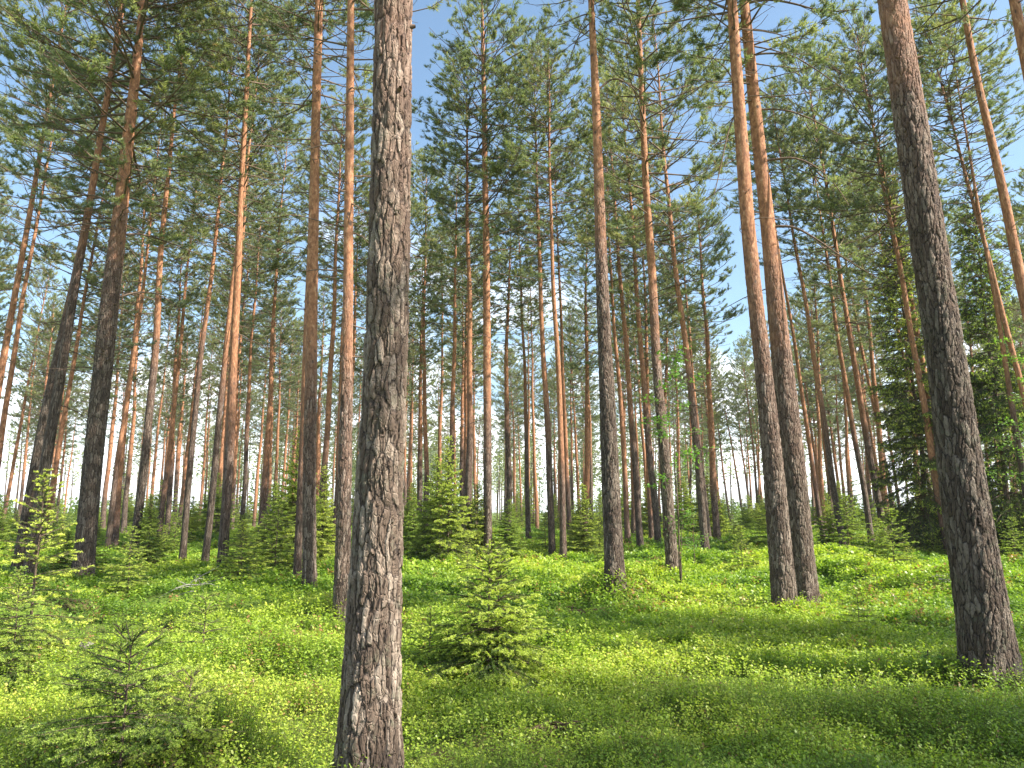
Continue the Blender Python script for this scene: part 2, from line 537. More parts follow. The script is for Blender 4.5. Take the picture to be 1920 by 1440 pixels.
def bent(r, start, az, length, el0, sag, lift, k=7, wig=.03):
    s = np.linspace(0, 1, k)
    out = np.array([math.cos(az), math.sin(az), 0])
    sidev = np.array([-math.sin(az), math.cos(az), 0])
    rad = s * length * math.cos(el0)
    z = length * (math.sin(el0) * s - sag * s ** 2 + lift * s ** 3)
    wv = np.cumsum(r.normal(0, wig, k)) * length * s
    zv = np.cumsum(r.normal(0, wig * .6, k)) * length * s
    return np.asarray(start) + out * rad[:, None] + sidev * wv[:, None] + np.array([0, 0, 1.0]) * (z + zv)[:, None]


CROWN_L = 8.5


def pine_crown(seed, R=2.0, sparse=.9, gap=.42, snags=16, L=CROWN_L, per=11):
    r = np.random.default_rng(seed)
    S = LimbSet(r)
    z = 0.0
    az0 = r.uniform(0, 6)
    lop = r.uniform(0, 2 * PI)
    while z < L - .15:
        t = z / L
        prof = (.62 + .9 * t) if t < .42 else (.90 * (1 - ((t - .42) / .60) ** 2.2) + .10)
        n = r.integers(3, 6) if t < .85 else r.integers(3, 5)
        az0 += 1.1
        for k in range(n):
            az = az0 + k * 2 * PI / n + r.normal(0, .35)
            ln = max(.22, R * prof * r.uniform(.55, 1.2) * (1 + .18 * math.cos(az - lop)))
            el = -.12 + .95 * t ** .9 + r.normal(0, .13)
            zz = z + r.uniform(-.12, .12)
            P = bent(r, (0, 0, zz), az, ln, el, .18 * (1 - t) + r.uniform(-.05, .12), .22 + r.uniform(-.05, .1))
            bare = r.random() < (.22 * (1 - t) if t < .35 else .03)
            S.limb(P, .007 + .008 * ln, .004, .30 + .22 * (1 - t) * r.random(), 1.0, 0 if bare else float(np.clip(r.normal(sparse - .05, .28), .12, 1)), tone=.42 + r.normal(0, .10) + .12 * t)
        z += gap * r.uniform(.75, 1.25) * (1 - .35 * t)
    # leader
    S.limb(np.array([[0, 0, L - .4], [.02, 0, L - .1], [0, .02, L + .25]]), .02, .006, .1, 1.4, 1, tone=.5)
    for k in range(snags):     # dead lower twigs
        zz = -r.uniform(0, 1) ** 1.4 * 4.2
        ln = r.uniform(.25, 1.15)
        P = bent(r, (0, 0, zz), r.uniform(0, 2 * PI), ln, r.uniform(-.35, .25), r.uniform(0, .35), .05, 5, .06)
        S.twig(P, .012, .004)
        for q in range(r.integers(0, 4)):
            i = r.integers(1, 4)
            S.twig(bent(r, P[i], r.uniform(0, 6.3), ln * .35, r.uniform(-.4, .3), .1, 0, 3), .006, .003, 3)
    return S.finish('pine_crown', per=per)


CROWNS = [pine_crown(100 + i, R, sp, gp, sn) for i, (R, sp, gp, sn) in enumerate(
    [(2.3, .90, .40, 14), (2.5, .84, .44, 18), (2.1, .94, .38, 12), (2.6, .86, .45, 20), (2.0, .88, .42, 22), (2.4, .82, .46, 16), (2.2, .92, .41, 10)])]


SHADE_CROWNS = [pine_crown(200 + i, R, .99, .30, 8, per=15) for i, R in enumerate((2.3, 2.6))]  # thicker than a natural pine crown, to deepen the shade they cast


def trunk_mesh(name, zc, cx, cy, rad, sides, mat, flare=.30, wob=.02, seed=0):
    """centre line (cx,cy)(zc) with radius rad(zc); numpy arrays"""
    r = np.random.default_rng(seed)
    ang = np.arange(sides) * 2 * PI / sides
    lob = sum(r.uniform(.3, 1) * np.cos(ang * k + r.uniform(0, 6.3)) for k in (3, 4, 5))
    f = np.exp(-np.maximum(zc, 0) / .26) * flare
    RR = rad[:, None] * (1 + f[:, None] * (1 + .35 * lob[None]) + wob * np.cos(ang[None] * 2 + zc[:, None] * .9) + wob * .7 * np.cos(ang[None] * 3 - zc[:, None] * 1.7))
    V = np.stack([cx[:, None] + RR * np.cos(ang), cy[:, None] + RR * np.sin(ang), np.broadcast_to(zc[:, None], RR.shape)], -1)
    g = Geo()
    g._v(V, .5)
    k = len(zc)
    i = np.arange(k - 1)[:, None] * sides; j = np.arange(sides)[None]; j2 = (j + 1) % sides
    q = np.stack([i + j, i + j2, i + sides + j2, i + sides + j], -1).reshape(-1, 4)
    g.Q.append(q); g.qm.append(np.zeros(len(q)))
    g.V.append(V[-1].mean(0, keepdims=True)); g.tint.append(np.array([.5]))
    top = g.n; g.n += 1
    g.T.append(np.stack([(k - 1) * sides + np.arange(sides), (k - 1) * sides + (np.arange(sides) + 1) % sides, np.full(sides, top)], -1)); g.tm.append(np.zeros(sides))
    return g.build(name, [mat])


def taper(zc, H):
    return np.maximum((1 - np.clip(zc / H, 0, 1)) ** .72, .07)


UH, UR = 17.0, .19
TRUNKS = []
for s in range(4):
    r_ = np.random.default_rng(900 + s)
    zc = np.concatenate([[-.25], np.geomspace(.03, 1.0, 9), np.linspace(1.3, UH, 40)])
    p = r_.uniform(0, 6.3, 4); a_ = r_.uniform(.03, .10, 2)
    env = np.clip(zc / 3, 0, 1)
    cx = env * (a_[0] * np.sin(zc * .45 + p[0]) + .02 * np.sin(zc * 1.4 + p[2])); cy = env * (a_[1] * np.sin(zc * .4 + p[1]) + .02 * np.sin(zc * 1.2 + p[3]))
    TRUNKS.append((trunk_mesh('pine_trunk', zc, cx, cy, UR * taper(zc, UH), 16, M_BARK, seed=s), zc, cx, cy))


def quat_z(d):
    return Vector((0, 0, 1)).rotation_difference(Vector([float(c) for c in d]))


n_pines = 0


def pine(base, label, r0=.17, H=17, top_dir=(0, 0, 1), cb=.5, cr=1.0, bark=.25, lich=.3, group=None, var=None, yaw=None, crown=None):
    """a pine of shared meshes: straight trunk scaled to size and a crown"""
    global n_pines
    k = n_pines if var is None else var
    n_pines += 1
    yaw = rng.uniform(0, 2 * PI) if yaw is None else yaw
    q = quat_z(top_dir) @ Quaternion((0, 0, 1), yaw)
    t = thing('pine_tree', label, 'pine tree', base, q, group)
    me, zc, cx, cy = TRUNKS[k % len(TRUNKS)]
    sx, sz = r0 / UR, H / UH
    tr = obj('trunk', me, t, scale=(sx, sx, sz))
    tr.color = (bark / 20 / sz, lich, .85, 1)
    zcb = cb * UH
    px, py = np.interp(zcb, zc, cx) * sx, np.interp(zcb, zc, cy) * sx
    Lc = H * (1 - cb)
    obj('crown', CROWNS[(k * 3 + k // 7) % len(CROWNS)] if crown is None else SHADE_CROWNS[crown], t, (px, py, cb * H), Quaternion((0, 0, 1), rng.uniform(0, 6.28)),
        (cr * .95, cr * .95, Lc / CROWN_L))
    return t


def plane_point(base, u, v):
    """where the view ray of (u,v) crosses the upright plane through base that faces the camera"""
    n = np.array([base[0], base[1], 0.0]); n /= np.linalg.norm(n)
    r = ray(u, v)
    return CAM + r * (np.dot(base - CAM, n) / np.dot(r, n))


def depth_of(p):
    return float(np.dot(p - CAM, FWD))


def traced(label, pts, w, d=None, group=None, H=None, cbv=None, **kw):
    """straight pine whose foot and lean come from two measured picture points"""
    (ub, vb), (ut, vt) = pts[0], pts[-1]
    if d is None:
        d = 0 if vb >= 1050 else .33 * FPX / w
    base = ground_at(ub, vb) if d == 0 else on_ground(ub, d)
    top = plane_point(base, ut, vt)
    dirv = top - base; dirv /= np.linalg.norm(dirv)
    r0 = w / 2 * depth_of(base) / FPX / 1.03
    H = H or float(rng.uniform(17.2, 19.6))
    if cbv is not None:
        z = plane_point(base, ut, cbv)[2] - base[2]
        kw['cb'] = float(np.clip(z / H, .25, .8))
    else:
        kw.setdefault('cb', float(rng.uniform(.40, .52)))
    PINE_XY.append(base[:2])
    return pine(base, label, r0=r0, H=H, top_dir=dirv, group=group, **kw)


def near_pine(label, pts, w_v, H=18.0, cbv=None, cb=None, crown=0, cr=1.0, bark=4.0, lich=.5, res=.013, flare=.28, seed=0, limbs=(), stubs=(), yaw=0.0, disp=True, tone=.85):
    """a pine of its own: centre line and width follow the measured trunk; pts [(u,v)...] foot first, w_v [(v,width)...]"""
    base = ground_at(*pts[0])
    P3 = [base] + [plane_point(base, u, v) for u, v in pts[1:]]
    P3 = np.array(P3) - base
    dep = [depth_of(base + p) for p in P3]
    wr = sorted(w_v)
    vs = [a for a, b in wr]; ws = [b for a, b in wr]
    rad = np.array([np.interp(v, vs, ws) / 2 * dd / FPX for (u, v), dd in zip(pts, dep)])
    rad[0] = rad[1] + (rad[0] - rad[1]) * .5
    z3 = P3[:, 2]
    # smooth interpolation of centre line; beyond the frame go on with the last direction
    dirl = (P3[-1] - P3[-2]) / (z3[-1] - z3[-2])
    zs = np.concatenate([z3, [H]]); ext = P3[-1] + dirl * (H - z3[-1]) * .7
    xs = np.concatenate([P3[:, 0], [ext[0]]]); ys = np.concatenate([P3[:, 1], [ext[1]]])
    rs = np.concatenate([rad, [.02]])
    zt = z3[-1]
    sides = int(max(20, 2 * PI * rad[1] / res)) if disp else 28
    step = res * 1.3 if disp else .12
    nz = int(min(zt + 1.0, H) / step)
    zc = np.concatenate([np.linspace(-.25, min(zt + 1, H - 1), nz), np.linspace(min(zt + 1, H - 1), H, 24)[1:]])

    def smooth(a):
        y = np.interp(zc, zs, a)
        ker = max(1, int(.9 / step)) | 1
        pad = np.pad(y[:nz], ker // 2, mode='reflect', reflect_type='odd')
        y[:nz] = np.convolve(pad, np.ones(ker) / ker, 'valid')
        return y
    cx, cy, rr = smooth(xs), smooth(ys), smooth(rs)
    # above the frame the trunk tapers to its tip
    t = thing('pine_tree', label, 'pine tree', base)
    me = trunk_mesh('pine_trunk', zc, cx, cy, rr, sides, M_BARK_NEAR if disp else M_BARK, flare, .025, seed)
    tr = obj('trunk', me, t)
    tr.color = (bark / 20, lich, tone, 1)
    zcb = cb * H if cb else plane_point(base, pts[-1][0], cbv)[2] - base[2]
    i = np.searchsorted(zc, zcb)
    p0 = np.array([cx[i], cy[i], zc[i]]); p1 = np.array([cx[-1], cy[-1], H])
    dv = (p1 - p0) / np.linalg.norm(p1 - p0)
    obj('crown', CROWNS[crown % len(CROWNS)], t, p0, quat_z(dv) @ Quaternion((0, 0, 1), yaw), (cr, cr, (H - zcb) / CROWN_L))
    rl = np.random.default_rng(seed + 50)
    for L in limbs:            # a limb traced in the picture, at the trunk's own distance, swinging a little towards or away
        px, toward, r_0, leafy = L[0], L[1], L[2], L[3]
        S = LimbSet(rl)
        pp = np.array([plane_point(base, u, v) for u, v in px]) - base
        nn = np.array([base[0], base[1], 0.0]); nn /= np.linalg.norm(nn)
        run = np.linalg.norm(pp - pp[0], axis=1)
        pp = pp + nn[None] * (run * toward)[:, None]
        # start at the trunk centre
        j = np.searchsorted(zc, pp[0][2] - .02)
        pp = np.concatenate([[[cx[j], cy[j], pp[0][2] - .03]], pp])
        k = np.linspace(0, len(pp) - 1, len(pp) * 3)
        pp = np.stack([np.interp(k, np.arange(len(pp)), pp[:, a]) for a in range(3)], -1)
        pp[1:-1] = (pp[:-2] + pp[1:-1] + pp[2:]) / 3
        S.limb(pp, r_0, .007, L[4] if len(L) > 4 else .45, .9 if leafy else .5, leafy, 6, tone=.4)
        obj('limb' if leafy else 'dead_limb', S.finish('pine_limb'), t)
    for (zz, az, ln, r_0) in stubs:
        S = LimbSet(rl)
        j = min(np.searchsorted(zc, zz), len(zc) - 1)
        dirv = np.array([math.cos(az), math.sin(az), 0])
        st = np.array([cx[j], cy[j], zz]) + dirv * rr[j] * .8
        S.twig(bent(rl, st, az, ln, rl.uniform(-.2, .25), .1, 0, 4, .05), r_0, r_0 * .5, 6)
        obj('branch_stub', S.finish('branch_stub'), t)
    PINE_XY.append(base[:2])
    return t


PINE_XY = []

# ---- the close pines
near_pine('thick scaly pine trunk crossing the whole picture, closest to the viewer',
          [(685, 1520), (703, 1100), (724, 700), (732, 350), (737, 0)], [(1520, 128), (1400, 120), (1100, 96), (700, 80), (350, 75), (0, 69)],
          H=18.5, cb=.55, crown=1, cr=1.15, bark=5.6, lich=.75, res=.0085, flare=.34, seed=1, tone=1.02,
          stubs=[(4.35, -.1, .05, .02), (5.1, -.6, .07, .022), (3.9, -1.0, .04, .02)])
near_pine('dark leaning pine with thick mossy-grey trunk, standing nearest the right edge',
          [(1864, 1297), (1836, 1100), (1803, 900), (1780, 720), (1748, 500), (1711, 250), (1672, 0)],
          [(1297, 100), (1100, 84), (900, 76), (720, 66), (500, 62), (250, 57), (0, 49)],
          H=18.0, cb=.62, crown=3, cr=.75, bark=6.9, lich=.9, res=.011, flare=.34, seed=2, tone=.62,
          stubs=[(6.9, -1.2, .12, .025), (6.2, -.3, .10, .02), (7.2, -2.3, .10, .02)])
near_pine('front pine of the close pair, its reddish grey trunk partly covering its twin',
          [(1474, 1162), (1452, 900), (1432, 700), (1415, 550), (1400, 400), (1372, 0)],
          [(1162, 49), (900, 38), (700, 31), (550, 29), (400, 27), (0, 20)],
          H=17.0, cbv=60, crown=0, cr=1.05, bark=5.0, lich=.35, res=.012, flare=.34, seed=3,
          limbs=[([(1372, 20), (1340, 5), (1300, -20)], .1, .035, .8), ([(1384, 200), (1366, 250), (1352, 330), (1342, 380)], -.2, .016, 0),
                 ([(1382, 165), (1360, 120), (1330, 95)], .2, .014, 0)])
near_pine('rear pine of the close pair, showing long bare limbs that droop to its right',
          [(1512, 1144), (1490, 900), (1469, 700), (1453, 550), (1437, 400), (1415, 200), (1395, 0)],
          [(1144, 48), (900, 43), (700, 39), (550, 33), (400, 27), (200, 24), (0, 20)],
          H=17.5, cbv=190, crown=2, cr=1.1, bark=5.2, lich=.5, res=.012, flare=.34, seed=4,
          limbs=[([(1453, 424), (1490, 426), (1530, 450), (1580, 488), (1640, 525)], -.1, .028, .5, .6),
                 ([(1441, 300), (1490, 297), (1535, 320), (1570, 360), (1590, 395)], -.15, .026, .6, .55),
                 ([(1418, 205), (1470, 200), (1520, 212), (1580, 240)], .2, .022, .7, .4),
                 ([(1402, 5), (1440, 0), (1490, 12), (1545, 32), (1610, 30)], -.1, .030, .8, .35),
                 ([(1425, 100), (1480, 90), (1530, 110), (1590, 140)], .35, .022, .8, .3)])
near_pine('pine with bright orange bark, next trunk left of the thick front one',
          [(640, 1180), (646, 900), (651, 700), (654, 400), (658, 0)], [(1180, 37), (900, 26), (700, 22), (400, 19), (0, 15)],
          H=18, cbv=120, crown=4, cr=.95, bark=4.0, lich=.1, res=.014, flare=.34, seed=5,
          limbs=[([(660, 230), (620, 215), (585, 250)], .1, .010, 0), ([(662, 60), (690, 50), (720, 70)], .4, .012, .6)])
near_pine('slim pine with pale sunlit trunk and many fine dead twigs against blue sky',
          [(580, 1120), (580, 900), (583, 700), (588, 400), (598, 0)], [(1120, 26), (900, 24), (700, 23), (400, 20), (0, 16)],
          H=18, cbv=150, crown=4, cr=1.0, bark=4.3, lich=.2, res=.016, flare=.34, seed=6)
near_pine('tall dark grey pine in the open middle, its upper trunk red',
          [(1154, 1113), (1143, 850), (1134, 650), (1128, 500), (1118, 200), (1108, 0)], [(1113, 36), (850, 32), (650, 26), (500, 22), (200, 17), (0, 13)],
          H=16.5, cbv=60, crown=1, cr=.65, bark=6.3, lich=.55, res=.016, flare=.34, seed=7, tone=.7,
          limbs=[([(1119, 170), (1150, 140), (1180, 150), (1215, 190)], .2, .022, .7, .4), ([(1122, 290), (1150, 285), (1185, 320)], -.1, .014, 0),
                 ([(1134, 480), (1165, 465), (1200, 478)], .1, .013, 0), ([(1109, 40), (1085, 60), (1060, 130)], .1, .014, 0)])
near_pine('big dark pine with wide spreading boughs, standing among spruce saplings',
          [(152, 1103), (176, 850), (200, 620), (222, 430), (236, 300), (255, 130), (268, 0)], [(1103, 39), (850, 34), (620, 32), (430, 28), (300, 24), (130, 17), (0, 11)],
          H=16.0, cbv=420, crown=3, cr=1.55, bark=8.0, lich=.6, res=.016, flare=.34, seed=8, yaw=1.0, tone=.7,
          limbs=[([(215, 560), (255, 548), (300, 552), (345, 590)], -.1, .030, .85, .4), ([(236, 350), (290, 335), (350, 318)], .1, .030, .6, .5),
                 ([(228, 440), (265, 436), (320, 450), (380, 470)], .2, .028, .9, .35), ([(205, 660), (250, 645), (290, 650)], .1, .018, .9, .3),
                 ([(228, 400), (180, 360), (110, 370), (40, 365)], .1, .030, .9, .3), ([(205, 600), (175, 610), (140, 650)], -.1, .012, 0)])
near_pine('slender pine behind leafy rowan twigs, its trunk curving as it climbs',
          [(1262, 1083), (1246, 850), (1232, 700), (1222, 500), (1211, 350), (1200, 100)], [(1083, 25), (850, 20), (700, 17), (500, 16), (350, 14), (100, 11)],
          H=17, cbv=430, crown=5, cr=1.05, bark=6.0, lich=.5, res=.02, flare=.34, seed=9,
          limbs=[([(1207, 240), (1180, 235), (1150, 260)], .1, .016, .6), ([(1213, 400), (1260, 425), (1300, 470)], .1, .014, .3)])
near_pine('pine with a warm brown trunk rising straight behind the bright young spruce',
          [(915, 1056), (914, 800), (912, 500), (907, 150), (904, 30)], [(1056, 17), (800, 15), (500, 13), (150, 8), (30, 6)],
          H=20.0, cbv=540, crown=6, cr=1.5, bark=5.0, lich=.2, res=.02, flare=.34, seed=10, disp=False)

# ---- further pines whose trunks can be told apart
FAR_BAND = [
    (-400, 150, 'slender far pine among the distant rows left of the big dark pine'),
    (150, 420, 'slender far pine in the distant rows between big dark pine and pale forked trunk'),
    (420, 690, 'slender far pine in the distant rows behind the two orange trunks'),
    (690, 1140, 'slender far pine in the distant rows between front trunk and tall grey pine'),
    (1140, 1480, 'slender far pine in the distant rows between tall grey pine and close pair'),
    (1480, 2400, 'slender far pine in the distant rows right of the close pair')]


def far_label(u):
    for a, b, s in FAR_BAND:
        if a <= u < b:
            return s
    return FAR_BAND[-1][2]


TR = [
    ('orange pine cut by the left edge, leaning towards the big dark pine', [(-22, 1010), (12, 720), (55, 400)], 17, 26, 380, 3.0),
    ('orange pine beside the left edge, second trunk in from it', [(2, 1000), (30, 720), (52, 520)], 13, 33, 500, 2.5),
    (None, [(30, 985), (60, 720), (68, 640)], 8, None, None, 2.0),
    ('grey pine at the left whose orange top leans right behind the big dark pine', [(66, 1065), (115, 720), (190, 240)], 19, 21.5, 330, 7.5),
    ('dark straight pine close to the left of the big dark pine', [(88, 1062), (132, 720), (175, 330)], 23, 19.5, 400, 8.0),
    ('thin orange pine peeping out just left of the big dark pine foot', [(106, 1055), (140, 740), (152, 600)], 11, 36, None, 1.5),
    (None, [(190, 985), (205, 720), (210, 620)], 8, None, None, 2.0),
    ('pale straight pine with a whitish lower trunk right of the big dark pine', [(227, 1046), (257, 700), (268, 520)], 11, 32, 480, 3.5),
    ('dark trunked pine with a reddish top above the dusky spruce thicket', [(275, 1045), (295, 700), (318, 340)], 18, 25, 400, 6.5),
    (None, [(299, 1000), (310, 745), (316, 620)], 7, None, None, 2.0),
    ('orange pine leaning slightly between dusky spruce thicket and dark slim pine', [(319, 1018), (340, 700), (347, 560)], 11, 38, 560, 3.0),
    (None, [(353, 1020), (368, 740), (374, 640)], 8, None, None, 3.0),
    ('dark slim pine rising from the end of the sunlit mossy aisle', [(364, 1054), (388, 700), (398, 480)], 13, 26, 470, 7.0),
    ('dark pine half hidden behind a brighter forked pine', [(405, 1055), (427, 700), (440, 520)], 14, 25, 480, 6.0),
    ('bright pine with a light base beside the small spruce, crown split from its shaded twin', [(416, 1080), (440, 700), (457, 290)], 20, 0, 330, 4.0),
    (None, [(490, 975), (500, 700), (504, 620)], 7, None, None, 1.5),
    ('red orange pine standing in the blue gap left of the pale slim pine', [(502, 1010), (513, 700), (525, 440)], 12, 35, 560, 3.0),
    ('pale lower trunk tucked close behind the left side of the slim twiggy pine', [(557, 1092), (570, 750), (576, 560)], 15, 0, None, 3.0),
    ('brown pine seen between the two orange sunlit trunks', [(612, 1030), (622, 700), (633, 430)], 14, 30, 520, 4.0),
    ('brown pine first to the right of the front trunk, above the spruce thicket', [(803, 1030), (798, 700), (797, 560)], 11, 36, 600, 3.5),
    ('orange pine sinking into the tallest spruces behind the front trunk', [(830, 1020), (829, 700), (828, 500)], 9, 44, 560, 1.0),
    (None, [(857, 1010), (852, 700), (850, 620)], 6, None, None, 3.0),
    ('dark based pine left of the warm brown one, its top turning orange', [(882, 1050), (880, 600), (878, 400)], 15, 26, 440, 5.0),
    (None, [(968, 1000), (960, 760), (958, 700)], 6, None, None, 3.0),
    (None, [(978, 1000), (970, 740), (966, 660)], 5, None, None, 3.0),
    ('dark footed pine right of the small bright spruce cone', [(990, 1012), (983, 700), (979, 580)], 10, 40, 600, 6.0),
    ('glowing orange thin pine between two darker ones', [(1006, 1000), (998, 700), (995, 600)], 7.5, 52, 650, 1.0),
    ('dark red pine, left one of three trunks near the dark round spruce', [(1033, 1056), (1020, 690), (1011, 440)], 14, 27, 500, 5.0),
    ('tall pine with a sunny foot, middle one of three trunks near the dark round spruce', [(1053, 1066), (1043, 650), (1030, 230)], 13.5, 24, 450, 3.0),
    ('orange pine, right one of three trunks near the dark round spruce', [(1066, 1046), (1056, 700), (1048, 520)], 10, 34, 560, 3.0),
    (None, [(1085, 1000), (1077, 770), (1072, 700)], 7, None, None, 2.0),
    (None, [(1106, 1000), (1094, 780), (1090, 700)], 6, None, None, 2.0),
    ('reddish pine just behind the right side of the tall grey pine', [(1170, 1036), (1155, 730), (1148, 520)], 11, 33, 560, 2.0),
    ('orange brown pine in sun between tall grey pine and white footed one', [(1193, 1042), (1174, 700), (1160, 470)], 13.5, 30, 500, 5.0),
    ('pine with a bright whitish foot, left of the curving slender pine', [(1226, 1044), (1205, 700), (1194, 540)], 14, 29, 560, 5.5),
    (None, [(1212, 1005), (1196, 760), (1190, 640)], 8, None, None, 1.0),
    ('dark crooked pine with outstretched limbs right of the rowan leaves', [(1311, 1057), (1285, 720), (1263, 440)], 16, 26, 600, 6.0),
    ('brown straight pine close beside the dark crooked pine', [(1318, 1022), (1300, 770), (1290, 600)], 9, 42, None, 6.0),
    (None, [(1341, 1022), (1325, 800), (1318, 700)], 7.5, None, None, 2.0),
    (None, [(1335, 1000), (1322, 800), (1316, 700)], 5, None, None, 2.0),
    (None, [(1358, 985), (1346, 830), (1340, 760)], 5, None, None, 6.0),
    (None, [(1384, 985), (1367, 830), (1355, 740)], 5, None, None, 6.0),
    (None, [(1398, 980), (1380, 790), (1372, 700)], 5, None, None, 6.0),
    (None, [(1413, 985), (1402, 790), (1396, 700)], 6, None, None, 6.0),
    (None, [(1421, 985), (1410, 800), (1404, 720)], 5, None, None, 3.0),
    ('thin brown pine showing along the right side of the close pair', [(1527, 1030), (1478, 700), (1458, 450)], 10, 34, 380, 3.0),
    ('grey footed pine standing alone a little right of the close pair', [(1562, 1048), (1521, 720), (1490, 450)], 13, 29, 520, 5.0),
    (None, [(1530, 960), (1510, 760), (1500, 660)], 7, None, None, 1.0),
    (None, [(1565, 980), (1545, 740), (1535, 640)], 7, None, None, 1.0),
    ('straight grey brown pine, left one of the two before the hanging dark spruce', [(1613, 1024), (1578, 720), (1568, 600)], 12, 36, 600, 5.0),
    ('straight grey brown pine, right one of the two before the hanging dark spruce', [(1639, 1030), (1602, 700), (1583, 560)], 14, 31, 600, 4.5),
    (None, [(1645, 985), (1622, 790), (1612, 700)], 7.5, None, None, 1.0),
    ('thin dark pine between the straight pair and the hanging dark spruce', [(1661, 1014), (1627, 740), (1615, 640)], 9.5, 44, None, 5.0),
    (None, [(1672, 990), (1650, 760), (1640, 650)], 7, None, None, 4.0),
    ('orange red pine, left of two crossing the hanging dark spruce', [(1752, 1012), (1712, 700), (1690, 530)], 15, 28, 520, 2.0),
    ('orange red pine, right of two crossing the hanging dark spruce', [(1772, 1012), (1735, 720), (1698, 530)], 14, 29, 500, 2.0),
    ('thin grey trunk low behind the left side of the nearest leaning pine', [(1737, 1020), (1718, 860), (1700, 700)], 9, 38, None, 5.0),
    ('slim brown pine with a sunny foot just right of the nearest leaning pine', [(1908, 1032), (1872, 860), (1855, 770), (1817, 275)], 12.5, 27, 300, 5.0),
    ('rosy pine crossing the right edge behind the leaning one', [(1962, 1045), (1892, 720), (1835, 420)], 14, 27, 420, 3.0),
    ('reddish pine slanting out at the right edge with bare curved boughs above', [(1995, 1090), (1920, 575), (1842, 185), (1805, 0)], 27, 16, 150, 3.0),
    ('pine topmost in the right corner, slanting out of the picture', [(2120, 1180), (1920, 100), (1900, 0)], 33, 11.5, -60, 3.0),
]
FARTRACED = []
for lab, pts, w, d, cbv, bark in TR:
    u = pts[0][0]
    grp = None
    if lab is None:
        lab = far_label(u); grp = 'far pines of the distant rows'
    traced(lab, [pts[0], pts[-1]], w, d, grp, cbv=cbv, bark=bark, lich=float(rng.uniform(.1, .5)), cr=.7 if d and d < 17 else float(rng.uniform(1.0, 1.25)))

# ---- the rest of the stand
LABEL_OFF = 'unseen pine right of the view, its crown thickened to cast shade'


def fill_pines(n, dmin, dmax, umin, umax, spacing, seed):
    r = np.random.default_rng(seed)
    made = tries = 0
    while made < n and tries < 20000:
        tries += 1
        d = math.sqrt(r.uniform(dmin ** 2, dmax ** 2))
        u = r.uniform(umin, umax)
        if 1345 < u < 1440 and d < 75 or -60 < u < 60 and d > 50 or 195 < u < 235 and r.random() < .6:
            continue
        p = on_ground(u, d)
        if min(np.hypot(*(q - p[:2])) for q in PINE_XY) < spacing:
            continue
        PINE_XY.append(p[:2])
        lean = nrm(np.array([r.normal(0, .012), r.normal(0, .012), 1.0]))
        pine(p, far_label(u), r0=r.uniform(.115, .18), H=r.uniform(14.5, 18), top_dir=lean, cb=r.uniform(.42, .57), cr=r.uniform(.85, 1.15),
             bark=r.uniform(1.5, 6), lich=r.uniform(0, .4), group='far pines of the distant rows')
        made += 1


fill_pines(30, 30, 45, -150, 2080, 2.6, 1)
fill_pines(85, 45, 80, -150, 2080, 2.2, 2)
fill_pines(95, 80, 120, -100, 2000, 2.0, 3)

# unseen pines right of the view, added with overdense crowns to shade the floor
SHADE = [(15.8, .5), (20.0, -1.0), (14.9, 5.7), (19.1, 3.8), (9.4, -1.2), (13.0, -3.5), (16.8, -1.6)]
for i, (x, y) in enumerate(SHADE):
    pine((x, y, float(gh(x, y))), LABEL_OFF, r0=.18, H=17 + (i * 7 % 5) * .4, cb=.46, cr=.78, bark=5, crown=i % 2, group='unseen shade pines beyond the right edge')


